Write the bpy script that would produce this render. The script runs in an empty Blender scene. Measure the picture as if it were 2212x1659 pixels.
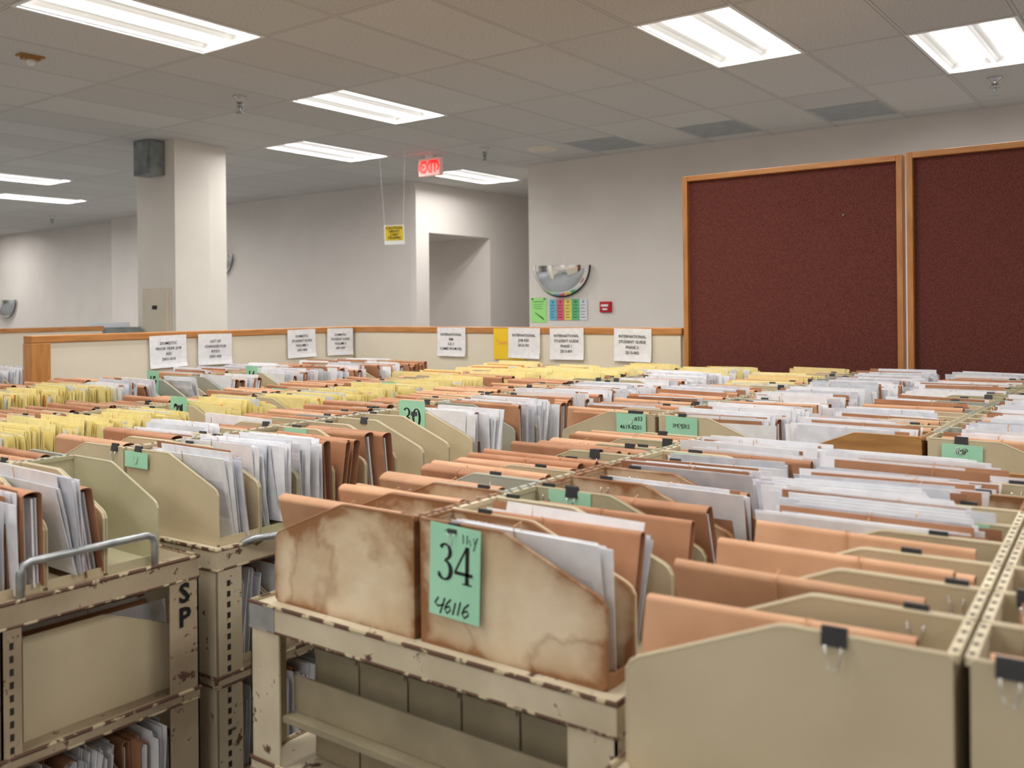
import bpy, bmesh, math, random
from mathutils import Matrix, Vector
random.seed(11)
D=bpy.data; scene=bpy.context.scene; COL=scene.collection
CAMZ=1.45; CEIL=3.20
# ------------------------------------------------------------------ colour / materials
def s2l(c):
    c=c/255.0
    return c/12.92 if c<=0.04045 else ((c+0.055)/1.055)**2.4
def rgb(r,g,b): return (s2l(r),s2l(g),s2l(b),1)
def nd(nt,t,**kw):
    n=nt.nodes.new(t)
    for k,v in kw.items(): setattr(n,k,v)
    return n
def mathn(nt,op,a,b=None):
    n=nd(nt,'ShaderNodeMath',operation=op)
    for i,x in enumerate((a,b)):
        if x is None: continue
        if isinstance(x,(int,float)): n.inputs[i].default_value=x
        else: nt.links.new(x,n.inputs[i])
    return n.outputs[0]
def coords(nt,rand=True):
    tc=nd(nt,'ShaderNodeTexCoord')
    if not rand: return tc.outputs['Object']
    oi=nd(nt,'ShaderNodeObjectInfo')
    vm=nd(nt,'ShaderNodeVectorMath',operation='ADD')
    mu=mathn(nt,'MULTIPLY',oi.outputs['Random'],37.0)
    nt.links.new(tc.outputs['Object'],vm.inputs[0]); nt.links.new(mu,vm.inputs[1])
    return vm.outputs[0]
def mat(name,c1,c2=None,scale=8,rough=.6,metal=0,bump=0,bscale=None,lo=.35,hi=.65,rand=.0,stretch=None,spec=.4,detail=4):
    m=D.materials.new(name); m.use_nodes=True; nt=m.node_tree
    b=nt.nodes['Principled BSDF']; b.inputs['Roughness'].default_value=rough; b.inputs['Metallic'].default_value=metal
    b.inputs['Specular IOR Level'].default_value=spec
    co=coords(nt)
    if stretch:
        mp=nd(nt,'ShaderNodeMapping'); mp.inputs['Scale'].default_value=stretch
        nt.links.new(co,mp.inputs[0]); co=mp.outputs[0]
    c2=c2 or c1
    nz=nd(nt,'ShaderNodeTexNoise'); nz.inputs['Scale'].default_value=scale; nz.inputs['Detail'].default_value=detail
    nt.links.new(co,nz.inputs['Vector'])
    r=nd(nt,'ShaderNodeValToRGB'); r.color_ramp.elements[0].position=lo; r.color_ramp.elements[1].position=hi
    r.color_ramp.elements[0].color=c1; r.color_ramp.elements[1].color=c2
    nt.links.new(nz.outputs['Fac'],r.inputs['Fac'])
    out=r.outputs['Color']
    if rand:
        oi=nd(nt,'ShaderNodeObjectInfo'); hs=nd(nt,'ShaderNodeHueSaturation')
        v=mathn(nt,'MULTIPLY_ADD',oi.outputs['Random'],rand); v.node.inputs[2].default_value=1-rand/2
        nt.links.new(v,hs.inputs['Value']); nt.links.new(out,hs.inputs['Color']); out=hs.outputs['Color']
    nt.links.new(out,b.inputs['Base Color'])
    if bump:
        nb=nd(nt,'ShaderNodeTexNoise'); nb.inputs['Scale'].default_value=bscale or scale*4; nb.inputs['Detail'].default_value=3
        nt.links.new(co,nb.inputs['Vector'])
        bp=nd(nt,'ShaderNodeBump'); bp.inputs['Strength'].default_value=bump; bp.inputs['Distance'].default_value=.01
        nt.links.new(nb.outputs['Fac'],bp.inputs['Height']); nt.links.new(bp.outputs['Normal'],b.inputs['Normal'])
    return m
def emis(name,col,st):
    m=D.materials.new(name); m.use_nodes=True; b=m.node_tree.nodes['Principled BSDF']
    b.inputs['Base Color'].default_value=col; b.inputs['Emission Color'].default_value=col; b.inputs['Emission Strength'].default_value=st
    return m
M={}
M['wall']=mat('painted_wall',rgb(224,217,210),rgb(229,222,215),scale=2,rough=.7,bump=.05,bscale=120)
M['walll']=mat('painted_wall_light',rgb(229,222,215),rgb(233,226,219),scale=2,rough=.6,bump=.04,bscale=120)
M['floor']=mat('floor_carpet',rgb(138,140,142),rgb(150,151,152),scale=60,rough=.95,bump=.3)
M['khaki']=mat('khaki_plastic',rgb(196,181,149),rgb(208,193,161),scale=5,rough=.42,rand=.18,bump=.04,bscale=60)
M['olive']=mat('olive_plastic',rgb(178,171,140),rgb(188,180,149),scale=5,rough=.42,rand=.14,bump=.04,bscale=60)
M['greyg']=mat('grey_green_plastic',rgb(166,168,155),rgb(177,178,164),scale=5,rough=.45,rand=.1)
M['darkk']=mat('dark_khaki_steel_and_shade',rgb(138,127,102),rgb(154,142,116),scale=9,rough=.55)  # tray's own colour; also darkens the lower boxes to stand for shade
M['ply']=mat('varnished_plywood',rgb(160,112,64),rgb(188,140,84),scale=5,rough=.45,stretch=(1,1,9),rand=.05)
M['folder']=mat('kraft_folder',rgb(168,118,86),rgb(186,136,102),scale=10,rough=.8,rand=.28,bump=.05,bscale=80)
M['folderl']=mat('peach_folder',rgb(196,149,114),rgb(209,163,127),scale=10,rough=.8,rand=.15,bump=.05,bscale=80)
M['paper']=mat('white_paper',rgb(236,236,240),rgb(246,246,248),scale=30,rough=.8,rand=.04)
M['paper2']=mat('grey_white_paper',rgb(208,210,218),rgb(226,227,232),scale=30,rough=.8)
M['yellow']=mat('yellow_paper',rgb(242,225,154),rgb(249,236,174),scale=30,rough=.8,rand=.05)
M['tab']=mat('orange_tab_paper',rgb(222,140,86),rgb(228,152,96),rough=.7)
M['blue']=mat('blue_tab_paper',rgb(60,90,160),rough=.7)
M['band']=mat('rubber_band_tan',rgb(205,160,115),rough=.6)
M['clip']=mat('black_clip_steel',rgb(28,28,30),rgb(36,36,38),rough=.35,spec=.6)
M['chrome']=mat('chrome_wire',rgb(205,205,205),rough=.2,metal=1)
M['green']=mat('mint_card',rgb(160,216,182),rgb(170,224,191),scale=12,rough=.8)
M['ink']=mat('black_ink',rgb(24,24,26),rough=.7)
M['steel']=mat('galvanised_steel',rgb(150,155,156),rgb(186,190,190),scale=30,rough=.4,metal=.7)
M['slot']=mat('dark_slot',rgb(50,44,38),rough=.9)
M['tape']=mat('grey_duct_tape',rgb(150,150,148),rgb(170,170,166),scale=20,rough=.4,metal=.3)
M['rubber']=mat('black_rubber',rgb(30,30,30),rough=.8)
M['oak']=mat('oak_trim',rgb(178,118,62),rgb(198,138,80),scale=6,rough=.4,stretch=(6,6,1))
M['oakh']=mat('oak_trim_long',rgb(180,120,64),rgb(200,140,82),scale=6,rough=.4,stretch=(1,1,8))
M['part']=mat('cream_laminate',rgb(226,217,198),rgb(232,223,204),scale=3,rough=.5)
M['cork']=mat('maroon_fabric',rgb(88,50,45),rgb(118,70,62),scale=130,rough=1,bump=.1,bscale=300,spec=.02,lo=.3,hi=.7)
M['col']=mat('column_paint',rgb(227,221,211),rgb(231,225,215),scale=3,rough=.5)
M['pnl']=mat('cream_panel_paint',rgb(216,206,186),rgb(221,211,192),scale=3,rough=.4)
M['metalbox']=mat('galvanised_box',rgb(128,136,137),rgb(158,164,162),scale=9,rough=.5,metal=.4)
M['white']=mat('white_enamel',rgb(238,238,236),rough=.35)
M['mirror']=mat('mirror_acrylic',rgb(246,248,248),rough=.03,metal=1)
M['red']=mat('red_enamel',rgb(190,20,30),rough=.35)
M['black']=mat('black_trim',rgb(22,22,22),rough=.5)
M['lens']=emis('lit_lens',(1,.985,.96,1),2.4)
M['exitred']=emis('exit_red_glow',(1,.015,.01,1),1.3)
M['exitface']=emis('exit_face',(.9,.50,.45,1),.18)
M['cyell']=mat('caution_yellow',rgb(226,196,40),rough=.6)
M['note']=mat('green_note',rgb(165,235,140),rough=.8)
M['ynote']=mat('yellow_note',rgb(245,205,50),rough=.8)
for k,c in dict(cb=(110,190,210),cr=(225,105,125),cy=(235,220,110),cg=(105,190,135),cw=(225,228,235)).items():
    M[k]=mat('chart_'+k,rgb(*c),rough=.8)
M['vent']=mat('vent_grey',rgb(168,172,174),rgb(178,182,184),rough=.6)
M['brass']=mat('aged_brass',rgb(170,130,80),rough=.5,metal=.3)
def stained():
    m=mat('water_stained_board',rgb(226,208,178),rgb(208,184,148),scale=9,rough=.55,rand=.08,bump=.1,bscale=50,detail=8)
    nt=m.node_tree; b=nt.nodes['Principled BSDF']; src=b.inputs['Base Color'].links[0].from_socket
    co=coords(nt)
    nz=nd(nt,'ShaderNodeTexNoise'); nz.inputs['Scale'].default_value=5; nz.inputs['Detail'].default_value=6; nz.inputs['Distortion'].default_value=.15
    nt.links.new(co,nz.inputs['Vector'])
    r=nd(nt,'ShaderNodeValToRGB'); e=r.color_ramp.elements; e[0].position=.52; e[0].color=(0,0,0,1); e[1].position=.57; e[1].color=(.9,.9,.9,1)
    x=r.color_ramp.elements.new(.60); x.color=(.35,.35,.35,1); x=r.color_ramp.elements.new(.70); x.color=(.22,.22,.22,1)
    nt.links.new(nz.outputs['Fac'],r.inputs['Fac'])
    n2=nd(nt,'ShaderNodeTexNoise'); n2.inputs['Scale'].default_value=26; n2.inputs['Detail'].default_value=6; nt.links.new(co,n2.inputs['Vector'])
    tc=nd(nt,'ShaderNodeTexCoord'); sp=nd(nt,'ShaderNodeSeparateXYZ'); nt.links.new(tc.outputs['Object'],sp.inputs[0])
    ez=mathn(nt,'ABSOLUTE',mathn(nt,'SUBTRACT',sp.outputs[2],.105)); ey=mathn(nt,'ABSOLUTE',mathn(nt,'SUBTRACT',sp.outputs[1],.187))
    sl2=mathn(nt,'DIVIDE',mathn(nt,'ADD',mathn(nt,'MULTIPLY',sp.outputs[1],.405),sp.outputs[2]),.290)
    ed=mathn(nt,'MAXIMUM',mathn(nt,'MAXIMUM',mathn(nt,'MULTIPLY',ez,9.2),mathn(nt,'MULTIPLY',ey,5.2)),sl2)
    wob=mathn(nt,'ADD',mathn(nt,'MULTIPLY',nz.outputs['Fac'],.34),mathn(nt,'MULTIPLY',n2.outputs['Fac'],.22))
    ed=mathn(nt,'ADD',ed,mathn(nt,'SUBTRACT',wob,.27))
    ed3=mathn(nt,'MINIMUM',mathn(nt,'MULTIPLY',mathn(nt,'POWER',ed,9.5),.85),.95)
    f=mathn(nt,'MINIMUM',mathn(nt,'ADD',mathn(nt,'MULTIPLY',r.outputs['Color'],.46),ed3),.95)
    mx=nd(nt,'ShaderNodeMixRGB'); nt.links.new(f,mx.inputs[0]); nt.links.new(src,mx.inputs[1]); mx.inputs[2].default_value=rgb(142,94,54)
    nt.links.new(mx.outputs[0],b.inputs['Base Color']); return m
M['stain']=stained()
def chipped(name,a,b2,th):
    m=mat(name,a,b2,scale=5,rough=.5,detail=8)
    nt=m.node_tree; b=nt.nodes['Principled BSDF']; src=b.inputs['Base Color'].links[0].from_socket
    co=coords(nt)
    nz=nd(nt,'ShaderNodeTexNoise'); nz.inputs['Scale'].default_value=20; nz.inputs['Detail'].default_value=10; nz.inputs['Roughness'].default_value=.72
    nt.links.new(co,nz.inputs['Vector'])
    r=nd(nt,'ShaderNodeValToRGB'); e=r.color_ramp.elements; e[0].position=th; e[0].color=(0,0,0,1); e[1].position=th+.02; e[1].color=(1,1,1,1)
    nt.links.new(nz.outputs['Fac'],r.inputs['Fac'])
    mx=nd(nt,'ShaderNodeMixRGB'); nt.links.new(r.outputs['Color'],mx.inputs[0]); nt.links.new(src,mx.inputs[1]); mx.inputs[2].default_value=rgb(98,72,56)
    nt.links.new(mx.outputs[0],b.inputs['Base Color']); return m
M['cart']=chipped('chipped_cream_paint',rgb(178,164,136),rgb(210,197,170),.595)
M['cartd']=chipped('grimy_brown_paint',rgb(152,134,110),rgb(190,172,144),.585)
M['edge']=mat('worn_brown_edge',rgb(96,68,52),rgb(194,178,146),scale=34,rough=.6,lo=.52,hi=.57,detail=10)
GX,GY,PX,PY=1.27,.648,5.05,2.15
def ceilmat():
    m=D.materials.new('ceiling_tiles'); m.use_nodes=True; nt=m.node_tree; b=nt.nodes['Principled BSDF']; b.inputs['Roughness'].default_value=.9
    tc=nd(nt,'ShaderNodeTexCoord'); sp=nd(nt,'ShaderNodeSeparateXYZ'); nt.links.new(tc.outputs['Object'],sp.inputs[0])
    u=mathn(nt,'DIVIDE',mathn(nt,'SUBTRACT',sp.outputs[0],PX),GX); v=mathn(nt,'DIVIDE',mathn(nt,'SUBTRACT',sp.outputs[1],PY),GY)
    def edge(t,g):
        fr=mathn(nt,'FRACT',mathn(nt,'ADD',t,100.0))
        return mathn(nt,'MULTIPLY',mathn(nt,'MINIMUM',fr,mathn(nt,'SUBTRACT',1.0,fr)),g)
    dd=mathn(nt,'MINIMUM',edge(u,GX),edge(v,GY))
    bar=mathn(nt,'LESS_THAN',dd,.010); groove=mathn(nt,'SUBTRACT',mathn(nt,'LESS_THAN',dd,.014),bar)
    cb=nd(nt,'ShaderNodeCombineXYZ'); nt.links.new(mathn(nt,'FLOOR',u),cb.inputs[0]); nt.links.new(mathn(nt,'FLOOR',v),cb.inputs[1])
    wn=nd(nt,'ShaderNodeTexWhiteNoise',noise_dimensions='2D'); nt.links.new(cb.outputs[0],wn.inputs['Vector'])
    nz=nd(nt,'ShaderNodeTexNoise'); nz.inputs['Scale'].default_value=90; nz.inputs['Detail'].default_value=4; nt.links.new(tc.outputs['Object'],nz.inputs['Vector'])
    r=nd(nt,'ShaderNodeValToRGB'); r.color_ramp.elements[0].position=.3; r.color_ramp.elements[1].position=.6
    r.color_ramp.elements[0].color=rgb(190,188,182); r.color_ramp.elements[1].color=rgb(215,212,206); nt.links.new(nz.outputs['Fac'],r.inputs[0])
    hs=nd(nt,'ShaderNodeHueSaturation'); vv=mathn(nt,'MULTIPLY_ADD',wn.outputs['Value'],.10); vv.node.inputs[2].default_value=.94
    nt.links.new(vv,hs.inputs['Value']); nt.links.new(r.outputs[0],hs.inputs['Color'])
    m1=nd(nt,'ShaderNodeMixRGB'); nt.links.new(groove,m1.inputs[0]); nt.links.new(hs.outputs[0],m1.inputs[1]); m1.inputs[2].default_value=rgb(132,128,123)
    m2=nd(nt,'ShaderNodeMixRGB'); nt.links.new(bar,m2.inputs[0]); nt.links.new(m1.outputs[0],m2.inputs[1]); m2.inputs[2].default_value=rgb(206,202,196)
    nt.links.new(m2.outputs[0],b.inputs['Base Color'])
    bp=nd(nt,'ShaderNodeBump'); bp.inputs['Strength'].default_value=.25; bp.inputs['Distance'].default_value=.004
    nt.links.new(nz.outputs['Fac'],bp.inputs['Height']); nt.links.new(bp.outputs[0],b.inputs['Normal'])
    return m
M['ceil']=ceilmat()
# ------------------------------------------------------------------ mesh builder
class MB:
    def __init__(s): s.v=[];s.f=[];s.m=[]
    def add(s,vs,fs,mi=0):
        o=len(s.v); s.v+= [tuple(p) for p in vs]; s.f+=[tuple(i+o for i in f) for f in fs]
        s.m+= (mi if isinstance(mi,list) else [mi]*len(fs))
    def box(s,x0,x1,y0,y1,z0,z1,mi=0):
        s.add([(x0,y0,z0),(x1,y0,z0),(x1,y1,z0),(x0,y1,z0),(x0,y0,z1),(x1,y0,z1),(x1,y1,z1),(x0,y1,z1)],
              [(0,3,2,1),(4,5,6,7),(0,1,5,4),(1,2,6,5),(2,3,7,6),(3,0,4,7)],mi)
    def prism(s,prof,axis,a0,a1,mi=0):
        def P(p,a): return {'x':(a,p[0],p[1]),'y':(p[0],a,p[1]),'z':(p[0],p[1],a)}[axis]
        n=len(prof); vs=[P(p,a0) for p in prof]+[P(p,a1) for p in prof]
        fs=[tuple(range(n))[::-1],tuple(range(n,2*n))]+[(i,(i+1)%n,(i+1)%n+n,i+n) for i in range(n)]
        s.add(vs,fs,mi)
    def tube(s,path,r,n=6,mi=0,closed=False):
        path=[Vector(p) for p in path]; N=len(path); vs=[]; up0=None
        for i,p in enumerate(path):
            a=path[i-1] if (i>0 or closed) else p; b=path[(i+1)%N] if (i<N-1 or closed) else p
            t=(b-a).normalized()
            ref=Vector((0,0,1)) if abs(t.z)<.9 else Vector((1,0,0))
            if up0 is not None: ref=up0
            u=t.cross(ref)
            if u.length<1e-4: u=t.cross(Vector((.3,1,.2)))
            u.normalize(); w=u.cross(t).normalized(); up0=w
            for k in range(n):
                an=2*math.pi*k/n; vs.append(p+u*(r*math.cos(an))+w*(r*math.sin(an)))
        fs=[]
        for i in range(N if closed else N-1):
            j=(i+1)%N
            for k in range(n): fs.append((i*n+k,i*n+(k+1)%n,j*n+(k+1)%n,j*n+k))
        if not closed: fs+= [tuple(range(n))[::-1],tuple((N-1)*n+k for k in range(n))]
        s.add(vs,fs,mi)
    def lathe(s,prof,n=20,c=(0,0,0),mi=0,axis='z'):
        vs=[];L=len(prof)
        for k in range(n):
            a=2*math.pi*k/n
            for r,z in prof:
                p=(r*math.cos(a),r*math.sin(a),z)
                if axis=='y': p=(p[0],p[2],p[1])
                if axis=='x': p=(p[2],p[0],p[1])
                vs.append((p[0]+c[0],p[1]+c[1],p[2]+c[2]))
        fs=[(k*L+i,((k+1)%n)*L+i,((k+1)%n)*L+i+1,k*L+i+1) for k in range(n) for i in range(L-1)]
        s.add(vs,fs,mi)
    def sheet(s,x,y0,L,H,th,tilt=0,bow=0,mi=0,z0=0,n=3,sk=0):
        vs=[]
        for i in range(n+1):
            z=H*i/n; xx=x+tilt*z+bow*math.sin(math.pi*i/n*.9); yo=sk*z
            for a,b in ((xx,y0+yo),(xx+th,y0+yo),(xx+th,y0+L+yo),(xx,y0+L+yo)): vs.append((a,b,z0+z))
        fs=[(0,3,2,1),tuple(4*n+k for k in range(4))]
        for i in range(n):
            for k in range(4): fs.append((4*i+k,4*i+(k+1)%4,4*i+4+(k+1)%4,4*i+4+k))
        s.add(vs,fs,mi)
    def mesh(s,name,mats,smooth=False,recalc=True):
        me=D.meshes.new(name); me.from_pydata(s.v,[],s.f)
        for k in mats: me.materials.append(M[k] if isinstance(k,str) else k)
        me.polygons.foreach_set('material_index',s.m)
        if recalc:
            bm=bmesh.new(); bm.from_mesh(me); bmesh.ops.recalc_face_normals(bm,faces=bm.faces); bm.to_mesh(me); bm.free()
        if smooth: me.polygons.foreach_set('use_smooth',[True]*len(me.polygons))
        return me
def ob(name,me,parent=None,mtx=None):
    o=D.objects.new(name,me); COL.objects.link(o)
    if parent: o.parent=parent
    if mtx is not None: o.matrix_basis=mtx
    return o
def top(o,label,cat,group=None):
    o['label']=label; o['category']=cat
    if group: o['group']=group
    return o
def struct(o): o['kind']='structure'; return o
def TL(x,y,z): return Matrix.Translation((x,y,z))
def RZ(a): return Matrix.Rotation(a,4,'Z')
FX=Matrix(((0,0,-1,0),(-1,0,0,0),(0,1,0,0),(0,0,0,1)))
FY=Matrix(((1,0,0,0),(0,0,-1,0),(0,1,0,0),(0,0,0,1)))
def bevel(o,w=.002,seg=2):
    m=o.modifiers.new('b','BEVEL'); m.width=w; m.segments=seg; m.limit_method='ANGLE'
def text_mesh(lines,size,matk='ink',bold=0.0,spacing=1.35,xs=1.0,align='CENTER'):
    c=D.curves.new('t','FONT'); c.body="\n".join(lines); c.size=size; c.align_x=align; c.align_y='CENTER'; c.space_line=spacing
    c.offset=bold*size; c.extrude=.0001; c.resolution_u=2
    o=D.objects.new('t',c); COL.objects.link(o); bpy.context.view_layer.update()
    dg=bpy.context.evaluated_depsgraph_get(); me=D.meshes.new_from_object(o.evaluated_get(dg))
    D.objects.remove(o); D.curves.remove(c)
    me.materials.clear(); me.materials.append(M[matk])
    if xs!=1: me.transform(Matrix.Diagonal((xs,1,1,1)))
    me.name='printed_text'; return me
def strokes_mesh(strokes,matk='ink'):
    mb=MB()
    for st in strokes:
        n=len(st); vs=[]
        for i,(x,y,w) in enumerate(st):
            a=st[max(0,i-1)]; b=st[min(n-1,i+1)]
            dx,dy=b[0]-a[0],b[1]-a[1]; l=math.hypot(dx,dy) or 1
            nx,ny=-dy/l*w/2,dx/l*w/2
            vs+=[(x+nx,y+ny,0),(x-nx,y-ny,0)]
        mb.add(vs,[(2*i,2*i+1,2*i+3,2*i+2) for i in range(n-1)])
    return mb.mesh('written_digits',[matk],recalc=False)
def arc(cx,cy,rx,ry,a0,a1,w0,w1,n=14):
    o=[]
    for i in range(n+1):
        a=math.radians(a0+(a1-a0)*i/n); w=w0+(w1-w0)*abs(math.cos(a))**1.5
        o.append((cx+rx*math.cos(a),cy+ry*math.sin(a),w))
    return o
def digit(ch,ox,s):
    if ch=='3':
        S=[arc(.24,.76,.17,.20,155,-92,.05,.13),arc(.22,.27,.22,.25,92,-150,.05,.15),[(.03,.14,.08),(.03,.16,.1),(.05,.19,.05)]]
    elif ch=='4':
        S=[[(.40,.97,.06),(.03,.30,.06)],[(.0,.27,.09),(.62,.27,.09)],[(.43,1.0,.13),(.43,.0,.13)],[(.28,.015,.04),(.6,.015,.04)]]
    elif ch=='0':
        S=[arc(.28,.49,.21,.46,0,360,.05,.15,24)]
    return [[(ox+x*s,y*s,w*s) for x,y,w in st] for st in S]
# ------------------------------------------------------------------ camera
a=math.radians(36.6); F=Vector((math.cos(a),math.sin(a),0)); R=Vector((math.sin(a),-math.cos(a),0)); U=Vector((0,0,1))
r=.0100; R2=R*math.cos(r)-U*math.sin(r); U2=R*math.sin(r)+U*math.cos(r)
cam=D.cameras.new('camera'); co=D.objects.new('camera',cam); COL.objects.link(co)
co.matrix_world=Matrix(((R2.x,U2.x,-F.x,0),(R2.y,U2.y,-F.y,0),(R2.z,U2.z,-F.z,CAMZ),(0,0,0,1)))
cam.sensor_width=36; cam.lens=1990/2212*36; cam.shift_y=-162.5/2212; cam.clip_start=.05
cam.dof.use_dof=True; cam.dof.focus_distance=3.3; cam.dof.aperture_fstop=4.0
scene.camera=co
def proj(p):
    d=p[0]*F.x+p[1]*F.y; l=p[0]*R.x+p[1]*R.y
    return d,(l/d if d>0.05 else 99)
# ------------------------------------------------------------------ room shell
X0,X1,Y0,Y1=-4.0,14.0,-5.0,24.0
fix=[(0,0),(0,5),(-2,4),(1,8),(3,8),(1,-2),(0,15),(1,18),(-2,0),(-4,-1),(-5,4),(-4,9),(0,-6),(-3,-5),(-3,14),(-2,19),(-6,0),(-6,14),
     (-1,15),(-1,20),(1,23),(2,28),(0,31),(-5,20),(-7,8),(2,-7),(-2,28),(-4,-8),(-7,-5)]  # this row: out-of-view troffers added to brighten the room
mb=MB()
i0=math.floor((X0-PX)/GX); i1=math.ceil((X1-PX)/GX); j0=math.floor((Y0-PY)/GY); j1=math.ceil((Y1-PY)/GY)
for i in range(i0,i1):
    for j in range(j0,j1):
        if (i,j) in fix: continue
        x=PX+GX*i; y=PY+GY*j
        mb.add([(x,y,CEIL),(x,y+GY,CEIL),(x+GX,y+GY,CEIL),(x+GX,y,CEIL)],[(0,1,2,3)])
c=ob('ceiling',mb.mesh('ceiling',['ceil'],recalc=False)); struct(c)
def slab(name,x0,x1,y0,y1,z0,z1,m):
    b=MB(); b.box(x0,x1,y0,y1,z0,z1); return struct(ob(name,b.mesh(name,[m])))
slab('floor',X0,X1,Y0,Y1,-.05,0,'floor')
slab('wall_right',9.15,9.25,Y0,6.53,0,CEIL,'wall')
slab('wall_return',9.25,X1,6.43,6.53,0,CEIL,'wall')
slab('wall_back',9.33,9.43,8.65,16.2,0,CEIL,'wall')
slab('wall_far',9.72,9.82,16.1,Y1,0,CEIL,'wall')
slab('wall_left',X0,9.82,Y1,Y1+.1,0,CEIL,'wall')
slab('wall_behind',X0-.1,X0,Y0,Y1,0,CEIL,'wall')
slab('wall_near',X0,9.25,Y0-.1,Y0,0,CEIL,'wall')
slab('wall_end',X1,X1+.1,6.4,13.5,0,CEIL,'wall')
mb=MB(); 
mb.box(9.33,9.59,8.55,8.65,0,CEIL); mb.box(9.59,10.97,8.55,8.65,2.52,CEIL); mb.box(10.97,X1,8.55,8.65,0,CEIL)
struct(ob('wall_recess',mb.mesh('wall_recess',['walll'])))
slab('wall_passage',10.97,11.07,8.65,13.0,0,CEIL,'walll')
slab('wall_passage_left',9.49,9.59,8.65,13.0,0,CEIL,'wall')
slab('wall_passage_end',9.49,11.07,13.0,13.1,0,CEIL,'wall')
slab('trim_2',9.59,10.97,8.65,13.0,2.52,2.6,'wall')
slab('baseboard_right',9.135,9.15,Y0,6.53,0,.1,'edge')
# ------------------------------------------------------------------ ceiling fixtures
def fixture_meshes():
    W,L,H=GY,GX,.085
    b=MB(); fr=.022
    b.box(0,L,0,fr,-.006,.002); b.box(0,L,W-fr,W,-.006,.002); b.box(0,fr,fr,W-fr,-.006,.002); b.box(L-fr,L,fr,W-fr,-.006,.002)
    b.box(fr-.004,fr,fr,W-fr,0,H); b.box(L-fr,L-fr+.004,fr,W-fr,0,H)
    n=10; ys=[]
    for bay in range(2):
        y0=fr+(W-2*fr)/2*bay; w=(W-2*fr)/2
        for k in range(n+1):
            t=k/n; ys.append((y0+w*t, .008+ (H-.008)*math.sin(math.pi*t)**.55))
    vs=[(fr,y,z) for y,z in ys]+[(L-fr,y,z) for y,z in ys]; m=len(ys)
    b.add(vs,[(k,k+1,k+1+m,k+m) for k in range(m-1)])
    house=b.mesh('housing',['white'])
    lens=[]
    for bay in range(2):
        y0=fr+(W-2*fr)/2*(bay+.5); b=MB(); pts=[]
        for k in range(9):
            t=math.pi*k/8; pts.append((y0+.075*math.cos(t), .060-.030*math.sin(t)))
        b.prism(pts,'x',fr+.01,L-fr-.01); lens.append((b.mesh('lens',['lens']),y0))
    return house,lens
hm,lm=fixture_meshes()
def lamp(en):
    l=D.lights.new('fluorescent_lamp','AREA'); l.shape='RECTANGLE'; l.size=GX-.08; l.size_y=.13; l.energy=en; l.color=(1.0,.985,.965); return l
ld=lamp(19); ld_fill=lamp(7); ld3=lamp(15)
for q in fix+['passage_fill']:
    if q=='passage_fill': mt=TL(9.64,11.0,2.425); la=ld_fill  # unseen troffer, added to brighten the passage walls
    else: mt=TL(PX+GX*q[0],PY+GY*q[1],CEIL); la=ld3 if q==(3,8) else ld
    e=ob('ceiling_light',None,mtx=mt); top(e,'recessed white fluorescent troffer with two glowing lenses in tiled ceiling','ceiling light','recessed fluorescent lights in the ceiling')
    ob('housing',hm,e)
    for l,yy in lm:
        ob('lens',l,e)
        ob('lamp',la,e,TL(GX/2,yy,.028))
# sprinklers
b=MB(); b.lathe([(0,0),(.045,0),(.04,-.008),(.022,-.02),(.018,-.05),(.03,-.055),(.03,-.06),(0,-.06)],16); spm=b.mesh('escutcheon',['chrome'],True)
b=MB(); b.tube([(-.016,0,-.06),(-.02,0,-.085),(0,0,-.105),(.02,0,-.085),(.016,0,-.06)],.004); b.lathe([(0,-.105),(.028,-.106),(.028,-.11),(0,-.11)],12); b.lathe([(0,-.06),(.006,-.06),(.006,-.105),(0,-.105)],8); sph=b.mesh('sprinkler_head',['steel'],True)
for d,l in ((7.5,-2.2),(10.0,-.28),(7.12,3.75),(16.6,-8.27)):
    p=F*d+R*l; e=ob('fire_sprinkler',None,mtx=TL(p.x,p.y,CEIL)@Matrix.Diagonal((1.25,1.25,1.25,1))); top(e,'chrome pendent fire sprinkler under ceiling tiles','fire sprinkler','pendent fire sprinklers')
    ob('escutcheon',spm,e); ob('sprinkler_head',sph,e)
p=F*6.25+R*(-3.25); e=ob('ceiling_detector',None,mtx=TL(p.x,p.y,CEIL)); top(e,'small tan ceiling plate with round detector bulb','smoke detector')
b=MB(); b.box(-.08,.08,-.045,.045,-.012,0); b.box(-.055,.055,-.03,.03,-.03,-.012); ob('mounting_plate',b.mesh('mounting_plate',['brass']),e)
b=MB(); b.lathe([(0,-.03),(.03,-.03),(.028,-.05),(.018,-.066),(0,-.07)],14); ob('detector_bulb',b.mesh('detector_bulb',['white'],True),e)
p=F*10.1+R*.35; b=MB(); b.lathe([(0,-.012),(.05,-.012),(.06,-.02),(.075,-.012),(.1,-.02),(.12,-.012),(.15,-.016),(.17,-.004),(.172,0),(0,0)],28)
top(ob('ceiling_speaker',b.mesh('ceiling_speaker',['part'],False),mtx=TL(p.x,p.y,CEIL)),'round off-white ceiling speaker grille','ceiling speaker')
for j in (0,2,4):
    b=MB(); y=PY+GY*j; b.box(8.18,8.85,y+.01,y+GY-.01,-.004,0)
    for k in range(14): b.box(8.22+k*.044,8.25+k*.044,y+.04,y+GY-.04,-.007,-.004)
    top(ob('ceiling_vent',b.mesh('ceiling_vent',['vent']),mtx=TL(0,0,CEIL)),'flat grey slatted air return panel in tiled ceiling','ceiling vent','grey ceiling vents')
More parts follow.
